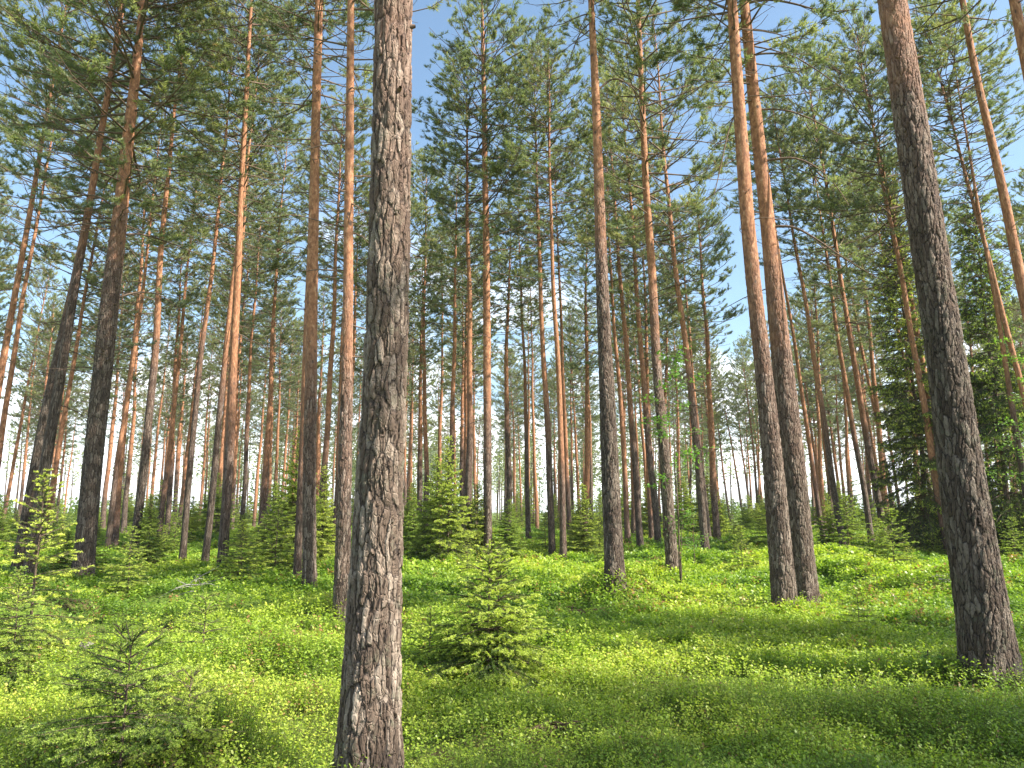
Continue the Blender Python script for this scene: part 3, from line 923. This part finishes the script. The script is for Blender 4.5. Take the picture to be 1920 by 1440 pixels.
# ------------------------------------------------------------------ spruces
def spruce_mesh(seed, H, R, gap, nl, nw, dens, side_gap, droop=.25, bare=0.0, fresh=.05, twin=False, crown_from=.06, up_tip=.25, per=6, shape=.85, tone=.26):
    r = np.random.default_rng(seed)
    g = Geo(); st = Geo()
    A, B, F = [], [], []       # needle-carrying twigs: from, to, share of fresh growth at the end
    up = np.array([0, 0, 1.0])

    def leader(H, R, x0, y0, z0):
        k = 8
        zz = np.linspace(z0, z0 + H, k)
        P = np.stack([x0 + np.cumsum(r.normal(0, .004 * H, k)), y0 + np.cumsum(r.normal(0, .004 * H, k)), zz], -1)
        P[0, :2] = x0, y0
        r0 = .009 * H ** .9 + .003
        st.tubes(P, np.linspace(r0, .0025, k), 7, 0)
        A.append(P[-2:-1]); B.append(P[-1:] + up * .02); F.append(np.array([fresh / max(.05, H / k)]))
        A.append(P[-3:-2]); B.append(P[-2:-1]); F.append(np.array([0.0]))
        z = crown_from * H
        az0 = r.uniform(0, 6)
        while z < H * .985:
            t = z / H
            n = r.integers(per - 1, per + 2)
            az0 += .7
            for q in range(n):
                if r.random() < bare * (1 - t):
                    continue
                az = az0 + q * 2 * PI / n + r.normal(0, .25)
                ln = R * ((1 - t) ** shape) * r.uniform(.7, 1.12) + .035 * H ** .5
                el = -.10 + .85 * t ** 1.3 + r.normal(0, .08)
                zj = z + r.uniform(-.3, .3) * gap
                c = np.array([np.interp(zj + z0, zz, P[:, 0]), np.interp(zj + z0, zz, P[:, 1]), zj + z0])
                bp = bent(r, c, az, ln, el, droop * (1 - .6 * t), up_tip * droop * 1.6, 6, .015)
                st.tubes(bp, np.linspace(.0045 * H ** .6 + .0012, .0014, 6), 3, 0)
                cs = np.linspace(0, 1, 6)
                A.append(bp[1:-1]); B.append(bp[2:]); F.append(np.array([0, 0, 0, min(1, fresh / (ln / 5))]))
                m = max(2, int(ln * .82 / side_gap))
                s = np.repeat(np.linspace(.16, .94, m) + r.uniform(-.02, .02, m), 2)
                sd = np.tile([1.0, -1.0], m)
                pos = np.stack([np.interp(s, cs, bp[:, i]) for i in range(3)], -1)
                tan = nrm(np.stack([np.interp(np.minimum(s + .08, 1), cs, bp[:, i]) - np.interp(s - .08, cs, bp[:, i]) for i in range(3)], -1))
                h = nrm(np.cross(tan, up))
                a = r.uniform(.7, 1.05, len(s))
                l2 = np.clip(.52 * ln * (1 - s) * (.35 + s) * 1.5, .02 * H ** .5 + .012, .40 * ln) * r.uniform(.7, 1.15, len(s))
                d2 = nrm(tan * np.cos(a)[:, None] + h * (sd * np.sin(a))[:, None] + up * r.uniform(-.38, .02, (len(s), 1)) * (droop * 3.2))
                e2 = pos + d2 * l2[:, None]
                A.append(pos); B.append(e2); F.append(np.minimum(1, fresh / l2) * (r.random(len(s)) < .85))
                big = l2 > side_gap * 1.7
                if big.any():
                    pi, di, li, si = pos[big], d2[big], l2[big], sd[big]
                    for fq in (.35, .6, .8):
                        for sg in (1.0, -1.0):
                            b0 = pi + di * (li * fq)[:, None]
                            hh = nrm(np.cross(di, up))
                            d3 = nrm(di * .75 + hh * sg * .65 + up * (-.15 * droop * 4))
                            l3 = li * (1 - fq) * .75 + .01
                            A.append(b0); B.append(b0 + d3 * l3[:, None]); F.append(np.minimum(1, fresh / l3) * (r.random(len(l3)) < .7))
            z += gap * r.uniform(.75, 1.25) * (1 - .25 * t)

    leader(H, R, 0, 0, -.05)
    if twin:
        leader(H * .86, R * .7, .075 * H, .03 * H, .02)
    a = np.concatenate(A); b = np.concatenate(B); f = np.concatenate(F)
    ln = np.linalg.norm(b - a, axis=1)
    # bare twig wood
    g.tubes(np.stack([a, b], 1), np.tile([nw * .42, nw * .25], (len(a), 1)), 3, 1)
    cnt = np.maximum(3, (ln * dens).astype(int))
    idx = np.repeat(np.arange(len(a)), cnt)
    q = r.random(len(idx))
    ax = nrm(b - a)[idx]
    u_, v_ = basis(ax)
    ph = r.uniform(0, 2 * PI, len(idx))
    o = u_ * np.cos(ph)[:, None] + v_ * np.sin(ph)[:, None]
    o = o + np.array([0, 0, .35])
    d = nrm(ax * r.uniform(.45, 1.0, (len(idx), 1)) + o)
    base = a[idx] + (b - a)[idx] * q[:, None]
    fr = q > 1 - f[idx]
    Ln = nl * r.uniform(.7, 1.2, len(idx)) * np.where(fr, 1.05, 1)
    sdv = nrm(np.cross(d, r.normal(0, 1, (len(idx), 3))))
    W = nw * np.where(fr, 1.5, 1)
    tri = np.stack([base - sdv * W[:, None] * .5, base + sdv * W[:, None] * .5, base + d * Ln[:, None]], 1)
    tb = np.clip(tone + r.normal(0, .10, len(a)), 0, .6)[idx]
    tt = np.where(fr, np.clip(.86 + r.normal(0, .10, len(idx)), .5, 1), np.clip(tb + r.normal(0, .06, len(idx)), 0, .62))
    g.tris(tri, tt, 0)
    return st.build('spruce_stem', [M_STEM]), g.build('spruce_crown', [M_SPRUCE, M_STEM], (1,))


SPR = {
    'bright': (1.15, spruce_mesh(1, 1.15, .68, .095, .0135, .0042, 800, .062, .44, .0, .080, True, per=6, tone=.20)),
    'sparse': (.95, spruce_mesh(2, .95, .42, .12, .0135, .0046, 700, .060, .26, .15, .055, False, .10, per=5, shape=.6, tone=.26)),
    'wide': (.85, spruce_mesh(3, .85, .76, .12, .0130, .0040, 620, .060, .36, .08, .060, False, per=5, shape=.7, tone=.22)),
    'mid': (1.7, spruce_mesh(4, 1.7, .70, .14, .019, .0066, 480, .078, .36, .05, .085, False, per=6, tone=.22)),
    'mid_thin': (1.9, spruce_mesh(5, 1.9, .62, .15, .019, .0066, 460, .080, .32, .15, .060, False, per=5, shape=.7, tone=.22)),
    'tall': (4.0, spruce_mesh(6, 4.0, 1.15, .19, .036, .0160, 190, .085, .34, .05, .12, False, per=6)),
    'tall_thin': (4.2, spruce_mesh(7, 4.2, 1.0, .20, .036, .0160, 200, .085, .38, .08, .14, False, per=6, shape=.8)),
    'dark': (3.6, spruce_mesh(8, 3.6, 1.15, .18, .036, .0150, 190, .085, .30, .03, .04, False, per=6)),
    'great': (12.0, spruce_mesh(9, 12.0, 2.4, .30, .060, .022, 60, .16, .60, .16, .06, False, .06, per=6, shape=.7, tone=.17)),
}


def spruce(kind, base, H, label, group=None, name='spruce_sapling', cat='spruce sapling', yaw=None, wide=1.0, dirv=(0, 0, 1)):
    h0, (sm, cm) = SPR[kind]
    q = quat_z(dirv) @ Quaternion((0, 0, 1), rng.uniform(0, 6.28) if yaw is None else yaw)
    t = thing(name, label, cat, base, q, group)
    s = H / h0
    obj('stem', sm, t, scale=(s, s, s))
    obj('crown', cm, t, scale=(s * wide, s * wide, s))
    return t


SPRUCE_LIST = [   # kind, foot pixel, top v (or None with H), label, width factor
    ('bright', (915, 1292), 1005, 'bushy young spruce with glowing yellow tips in the sunlit clearing', 1.3, .3),
    ('sparse', (805, 1285), 1135, 'thin pale spruce seedling between front trunk and the bushy young spruce', 1.9, 1.0),
    ('wide', (228, 1452), 1165, 'low shaded spruce with wide drooping fans, closest to the viewer', 1.05, 2.0),
    ('sparse', (212, 1400), 1150, 'thin upright spruce stem just behind the low wide spruce', 1.2, .4),
    ('wide', (345, 1440), 1245, 'small spruce with bare lower stem, right neighbour of the low wide spruce', .8, 4.0),
    ('sparse', (378, 1255), 1103, 'sparse knee high spruce alone in yellow green moss', 1.25, 2.2),
    ('mid_thin', (52, 1235), 880, 'tall lanky spruce with bright tips, in the left corner of the clearing', 1.1, .1),
    ('mid', (20, 1265), 1060, 'shadowy spruce bush against the left edge', 1.15, .9),
    ('mid', (450, 1103), 972, 'fresh green cone shaped spruce beside the pale forked trunk', 1.45, .8),
    ('mid', (238, 1118), 985, 'spruce with drooping bright tips right of the big dark pine foot', 1.2, 1.9),
    ('dark', (278, 1062), 925, 'dusky spruce thicket tree in front of a dark pine trunk', 1.0, .2),
    ('mid', (325, 1050), 960, 'dim spruce leaning on the right of the dusky thicket tree', 1.2, 3.0),
    ('tall', (548, 1085), 800, 'tall bright edged spruce left of the slim twiggy pine', 1.0, 1.0),
    ('tall_thin', (508, 1078), 900, 'shorter spruce tucked left of the tall bright edged spruce', 1.1, 2.0),
    ('tall_thin', (602, 1062), 870, 'spruce half hidden between the two orange trunks', .9, 2.6),
    ('tall', (772, 1056), 930, 'spruce pressed against the right side of the front trunk', 1.1, .6),
    ('tall_thin', (815, 1058), 850, 'hanging bright spruce in front of the spruce clump', 1.3, 3.2),
    ('tall', (840, 1050), 815, 'tallest spruce of the clump right of the front trunk', .9, 4.1),
    ('dark', (893, 1052), 905, 'dark spruce wrapping the foot of the dark based pine', 1.1, 2.5),
    ('tall', (955, 1052), 935, 'broad green spruce right of the warm brown pine', 1.25, 5.0),
    ('dark', (1097, 1050), 905, 'dark round spruce with a pointed top left of the tall grey pine', 1.05, 1.6),
    ('mid_thin', (1392, 1080), 985, 'light airy spruce beside the dark crooked pine', 1.5, 2.9),
    ('dark', (1572, 1040), 930, 'dim spruce behind the lone grey footed pine', 1.15, 1.3),
    ('tall_thin', (1535, 1040), 920, 'spruce peeping out right behind the close pair', 1.1, 3.6),
    ('sparse', (1613, 1200), 1104, 'dark little spruce with two spires in the shaded bilberries', 1.5, 1.4),
    ('mid', (1703, 1072), 1010, 'small lone spruce on a shaded hummock', 1.3, .2),
    ('mid_thin', (1752, 1048), 980, 'spruce sapling before the feet of two orange pines', 1.2, 2.0),
    ('sparse', (1772, 1292), 1240, 'tiny dark spruce at the left of the nearest leaning pine foot', 1.4, .9),
    ('tall_thin', (1905, 1038), 950, 'green spruce low at the right edge behind the leaning pine', 1.2, .4),
    ('tall', (1880, 1034), 930, 'dense spruce right of the nearest leaning pine, at its knee', 1.2, .5),
]
SPR_XY = []
for kind, foot, tv, lab, wide, yaw in SPRUCE_LIST:
    b = ground_at(*foot)
    if math.hypot(b[0], b[1]) > 60 or foot[1] < 1045:
        b = on_ground(foot[0], 33)
    H = float(plane_point(b, foot[0], tv)[2] - b[2])
    SPR_XY.append(b[:2])
    spruce(kind, b, max(.35, H), lab, yaw=yaw, wide=wide)

# great spruces
b = on_ground(1712, 29)
spruce('great', b, float(plane_point(b, 1665, 330)[2]), 'great dark spruce with hanging boughs left of the nearest leaning pine', None, 'spruce_tree', 'spruce tree', 1.0, .74, nrm(np.array([-.02, 0, 1.0])))
b = on_ground(1868, 28)
spruce('great', b, float(plane_point(b, 1815, 300)[2]), 'great spruce with lighter tips right of the nearest leaning pine', None, 'spruce_tree', 'spruce tree', 3.0, .68, nrm(np.array([-.02, 0, 1.0])))

SG = 'spruce saplings of the far undergrowth'


def far_spruce_label(u):
    if u < 150: return 'young spruce in the far undergrowth left of the big dark pine'
    if u < 690: return 'young spruce in the far undergrowth between big dark pine and front trunk'
    if u < 1140: return 'young spruce in the far undergrowth between front trunk and tall grey pine'
    if u < 1480: return 'young spruce in the far undergrowth between tall grey pine and close pair'
    return 'young spruce in the far undergrowth right of the close pair'


def fill_spruces(n, dmin, dmax, hmin, hmax, seed, spans=((-140, 2060),)):
    r = np.random.default_rng(seed)
    for i in range(n):
        d = math.sqrt(r.uniform(dmin ** 2, dmax ** 2)); u = r.uniform(*spans[i % len(spans)])
        if u > 1150 and r.random() < .25:
            continue
        if 250 < u < 420 and d < 27:
            continue
        p = on_ground(u, d)
        spruce(['tall', 'tall_thin', 'dark', 'mid', 'mid_thin'][r.integers(0, 5)], p, r.uniform(hmin, hmax), far_spruce_label(u), SG, yaw=r.uniform(0, 6.3), wide=r.uniform(1.15, 1.7))


fill_spruces(26, 26, 40, .8, 2.2, 5)
fill_spruces(39, 18, 33, .8, 2.0, 8, ((-140, 270), (430, 630), (760, 1010), (-140, 130), (1060, 1130), (1560, 2050)))
fill_spruces(90, 40, 75, 1.6, 4.0, 6)
fill_spruces(110, 75, 120, 1.8, 4.2, 7)


# far thicket at the edge of the stand (one mass)
def thicket():
    r = np.random.default_rng(77)
    g = Geo()
    n = 900
    d = r.uniform(120, 165, n); u = r.uniform(-250, 2170, n)
    C, T = [], []
    for k in range(n):
        p = on_ground(u[k], d[k])
        h = r.uniform(1.6, 3.8) * (2.2 if 420 < u[k] < 1300 else 1.1); R = r.uniform(.6, 1.5)
        m = 70
        z = h * r.random(m) ** .8
        q = R * (1 - z / h * .8) * np.sqrt(r.random(m)); a = r.uniform(0, 6.3, m)
        C.append(p + np.stack([q * np.cos(a), q * np.sin(a), z], -1)); T.append(np.full(m, r.uniform(.1, .55)))
    C = np.concatenate(C); T = np.concatenate(T)
    ld = nrm(r.normal(0, 1, C.shape)); wd = nrm(np.cross(ld, r.normal(0, 1, C.shape)))
    L = r.uniform(.2, .45, (len(C), 1))
    g.quads(np.stack([C - ld * L * .5, C + wd * L * .3, C + ld * L * .5, C - wd * L * .3], 1), T, 0)
    # the last ranks of trunks and crowns behind the middle of the stand
    for k in range(230):
        p = on_ground(r.uniform(380, 1330) if k < 170 else r.uniform(-200, 2100), r.uniform(112, 185))
        h = r.uniform(13, 17)
        g.tubes(np.stack([p, p + [r.normal(0, .1), 0, h * .5], p + [r.normal(0, .2), 0, h]]), np.array([.15, .12, .02]), 5, 1)
        m = 420
        z = r.uniform(h * .42, h, m)
        q = 1.9 * np.sqrt(np.clip((h - z) / (h * .58), .03, 1)) * r.random(m) ** .5; a = r.uniform(0, 6.3, m)
        c = p + np.stack([q * np.cos(a), q * np.sin(a), z], -1)
        ld = nrm(r.normal(0, 1, c.shape) * [1, 1, .5]); wd = nrm(np.cross(ld, r.normal(0, 1, c.shape)))
        L = r.uniform(.3, .6, (m, 1))
        g.quads(np.stack([c - ld * L * .5, c + wd * L * .22, c + ld * L * .5, c - wd * L * .22], 1), np.clip(r.normal(.5, .15, m), 0, .9), 2)
    tag(obj('far_woods', g.build('far_woods', [M_SPRUCE, M_BARK, M_NEEDLE], (1,))), 'far green woods and bushes closing the end of the pine stand', 'woods', kind='stuff')


thicket()


# ------------------------------------------------------------------ leafy saplings
def leaves(g, r, C, size, tint, mat=0):
    n = len(C)
    ld = nrm(np.stack([r.normal(0, 1, n), r.normal(0, 1, n), r.normal(.0, .45, n)], -1))
    wd = nrm(np.cross(ld, np.array([0, 0, 1.0])) + r.normal(0, .3, (n, 3)))
    L = (size * r.uniform(.7, 1.3, n))[:, None]; W = L * .30
    nn = np.cross(ld, wd) * L * .10
    a, b = C, C + ld * L
    m = C + ld * L * .45
    g.quads(np.stack([a, m + wd * W + nn, b, m], 1), tint, mat)
    g.quads(np.stack([a, m, b, m - wd * W + nn], 1), tint, mat)


def leafy_sapling(base, H, label, seed, spread, n_br, leaf, per_br, z_from=.3, lean=(0, 0), name='rowan_sapling', cat='rowan sapling', r0=.014):
    r = np.random.default_rng(seed)
    st, g = Geo(), Geo()
    k = 9
    z = np.linspace(-.05, H, k)
    P = np.stack([lean[0] * z + np.cumsum(r.normal(0, .012 * H ** .5, k)), lean[1] * z + np.cumsum(r.normal(0, .012 * H ** .5, k)), z], -1)
    st.tubes(P, np.linspace(r0, .003, k), 6, 0)
    for i in range(n_br):
        t = z_from + (1 - z_from) * (i + r.random()) / n_br
        c = np.array([np.interp(t * H, z, P[:, a]) for a in range(3)])
        ln = spread * r.uniform(.5, 1.1) * (1.15 - .6 * t)
        bp = bent(r, c, r.uniform(0, 6.3), ln, r.uniform(.0, .7), .2, .05, 6, .04)
        g.tubes(bp, np.linspace(.006, .002, 6), 4, 1)
        q = r.uniform(.25, 1, per_br)
        C = np.stack([np.interp(q, np.linspace(0, 1, 6), bp[:, a]) for a in range(3)], -1) + r.normal(0, .05, (per_br, 3))
        leaves(g, r, C, leaf, np.clip(r.normal(.55, .22, per_br), 0, 1))
    t = thing(name, label, cat, base)
    obj('stem', st.build('sapling_stem', [M_STEM]), t)
    obj('crown', g.build('sapling_crown', [M_BROAD, M_STEM], (1,)), t)


b = ground_at(1278, 1108)
leafy_sapling(b, 1.75, 'thin leafy rowan sapling before the slender curving pine', 31, .55, 12, .065, 16, .45, (.03, 0))
b = ground_at(1300, 1075)
leafy_sapling(b, 1.5, 'short bright leafed bush right of the thin rowan sapling', 32, .6, 12, .06, 20, .35, (.03, 0))
b = ground_at(1252, 1085) + np.array([0, -1.3, 0])
leafy_sapling(b, 4.7, 'tall rowan with light leaf sprays in front of the curving pine', 33, 1.15, 24, .09, 30, .42, (-.01, 0), r0=.022)
b = on_ground(1925, 21)
leafy_sapling(b, 5.5, 'light leafed birch at the right edge under the dark spruces', 34, 1.2, 26, .075, 40, .25, (-.02, 0), 'birch_sapling', 'birch sapling', .03)
b = ground_at(1742, 1290)
leafy_sapling(b, .32, 'little plant with pale shining leaves left of the leaning pine foot', 35, .16, 6, .045, 7, .5, (0, 0), 'leafy_plant', 'plant', .004)


# ------------------------------------------------------------------ litter on the floor
M_BROWN = wood_mat('brown_twigs', (.07, .04, .028), (.20, .12, .08), 30)


def twig_heap(u, v, label, seed, n, size, name='fallen_branch', cat='fallen branch', h=.12, mat=None):
    r = np.random.default_rng(seed)
    b = ground_at(u, v)
    g = Geo()
    for i in range(n):
        az = r.uniform(0, 6.3)
        ln = size * r.uniform(.4, 1.0)
        s = np.array([r.normal(0, size * .15), r.normal(0, size * .15), r.uniform(.02, h)])
        g.tubes(bent(r, s, az, ln, r.uniform(-.05, .6), r.uniform(.1, .6), .05, 7, .07), np.linspace(.009, .003, 7), 5, 0)
    o = obj(name, g.build(name, [mat or M_DEAD]), None, b)
    tag(o, label, cat)


twig_heap(366, 1112, 'bleached fallen branch on the mossy aisle', 1, 12, .55, h=.25)
twig_heap(1532, 1152, 'grey twiggy brush at the foot of the close pair', 2, 22, .42, 'brushwood', 'brushwood', .12)
twig_heap(1762, 1096, 'curved dead twig in the sunny strip left of the leaning pine', 3, 7, .7)
twig_heap(1032, 1388, 'dry reddish brown twigs in a dark hollow low in the middle', 6, 26, .30, 'brushwood', 'brushwood', .10, M_BROWN)
twig_heap(8, 1395, 'pale bent twig in the near left corner', 4, 4, .30)
twig_heap(1085, 1158, 'dry brown branches on the moss between bushy spruce and grey pine', 5, 26, .6, 'fallen_branch', 'fallen branch', .12, M_BROWN)


def stone(u, v, size, label, seed):
    import bmesh
    r = np.random.default_rng(seed)
    b = ground_at(u, v)
    bm = bmesh.new()
    bmesh.ops.create_icosphere(bm, subdivisions=4, radius=1)
    ax = nrm(r.normal(0, 1, (9, 3)))
    for vt in bm.verts:
        c = np.array(vt.co)
        k = 1.0
        for a in ax:
            k = min(k, .80 / max(.01, float(np.dot(c, a)))) if np.dot(c, a) > .80 else k
        k += .05 * math.sin(c[0] * 7 + seed) * math.sin(c[1] * 6) + .02 * math.sin(c[2] * 19 + c[0] * 13)
        vt.co = Vector(c * k * np.array([size, size * .75, size * .45]))
    me = bpy.data.meshes.new('stone'); bm.to_mesh(me); bm.free()
    me.polygons.foreach_set('use_smooth', np.ones(len(me.polygons), bool))
    me.materials.append(M_STONE)
    tag(obj('stone', me, None, b + np.array([0, 0, size * .12])), label, 'stone')


M_STONE = wood_mat('lichen_stone', (.085, .08, .06), (.25, .235, .19), 14)
stone(237, 1206, .12, 'pale stone in the moss behind the thin upright spruce', 3)
stone(160, 1216, .11, 'smaller whitish stone further left of the pale stone', 5)

# ------------------------------------------------------------------ camera, sun, sky
cam = bpy.data.cameras.new('camera')
cam.sensor_width = 36; cam.lens = 36 * FPX / 1920
cam.clip_start = .05; cam.clip_end = 6000
co = bpy.data.objects.new('camera', cam); COL.objects.link(co)
co.location = CAM; co.rotation_euler = (PI / 2 + PITCH, 0, 0)
scene.camera = co

SUN_AZ, SUN_EL = math.radians(110), math.radians(44)      # clockwise from +Y
sd = Vector((math.sin(SUN_AZ) * math.cos(SUN_EL), math.cos(SUN_AZ) * math.cos(SUN_EL), math.sin(SUN_EL)))
sl = bpy.data.lights.new('sun', 'SUN')
sl.energy = 5.0; sl.angle = math.radians(.53); sl.color = (1, .94, .84)
so = bpy.data.objects.new('sun', sl); COL.objects.link(so)
so.rotation_euler = sd.to_track_quat('Z', 'Y').to_euler()

w = bpy.data.worlds.new('World'); scene.world = w
w.use_nodes = True
nt = w.node_tree; nt.nodes.clear()
wo = nt.nodes.new('ShaderNodeOutputWorld')
sky = N(nt, 'ShaderNodeTexSky', sky_type='NISHITA', sun_disc=False, sun_elevation=SUN_EL, sun_rotation=SUN_AZ, air_density=1.0, dust_density=1.2, ozone_density=1.5)
tc = N(nt, 'ShaderNodeTexCoord')
sp = N(nt, 'ShaderNodeSeparateXYZ', i={0: tc.outputs['Generated']})
zz = math_n(nt, 'ADD', math_n(nt, 'MAXIMUM', sp.outputs[2], 0.0), .22)
cxy = N(nt, 'ShaderNodeCombineXYZ', i={0: math_n(nt, 'DIVIDE', sp.outputs[0], zz), 1: math_n(nt, 'DIVIDE', sp.outputs[1], zz), 2: 3.0})
cn = N(nt, 'ShaderNodeTexNoise', i={'Vector': cxy.outputs[0], 'Scale': 1.9, 'Detail': 7.0, 'Roughness': .55})
low = ramp(nt, sp.outputs[2], [(.04, .34), (.30, 0.0)])
cf = ramp(nt, math_n(nt, 'ADD', cn.outputs[0], low), [(.60, 0.0), (.84, 1.0)])
sat = N(nt, 'ShaderNodeHueSaturation', i={'Color': sky.outputs[0], 'Saturation': .98, 'Hue': .490, 'Value': 1.15})
mx = mixc(nt, cf, sat.outputs[0], (11.5, 11.8, 12.2))
bg = N(nt, 'ShaderNodeBackground', i={'Color': mx, 'Strength': .09})
nt.links.new(bg.outputs[0], wo.inputs[0])

HAZE = 0.0003
if HAZE:
    import bmesh
    bm = bmesh.new(); bmesh.ops.create_cube(bm, size=1.0)
    hm = bpy.data.meshes.new('haze'); bm.to_mesh(hm); bm.free()
    mm, hn, ho = new_mat('haze')
    pv = N(hn, 'ShaderNodeVolumePrincipled', i={'Color': (.86, .91, 1.0, 1), 'Density': HAZE, 'Anisotropy': 0.0})
    hn.links.new(pv.outputs[0], ho.inputs['Volume'])
    hm.materials.append(mm)
    tag(obj('haze', hm, None, (0, 0, 11.5), None, (5400, 5400, 26)), kind='stuff')

scene.view_settings.view_transform = 'Standard'
scene.view_settings.look = 'None'
scene.view_settings.exposure = 1.45
scene.view_settings.gamma = 1.0
scene.cycles.max_bounces = 7
scene.cycles.diffuse_bounces = 4
scene.cycles.transmission_bounces = 4
scene.render.film_transparent = False
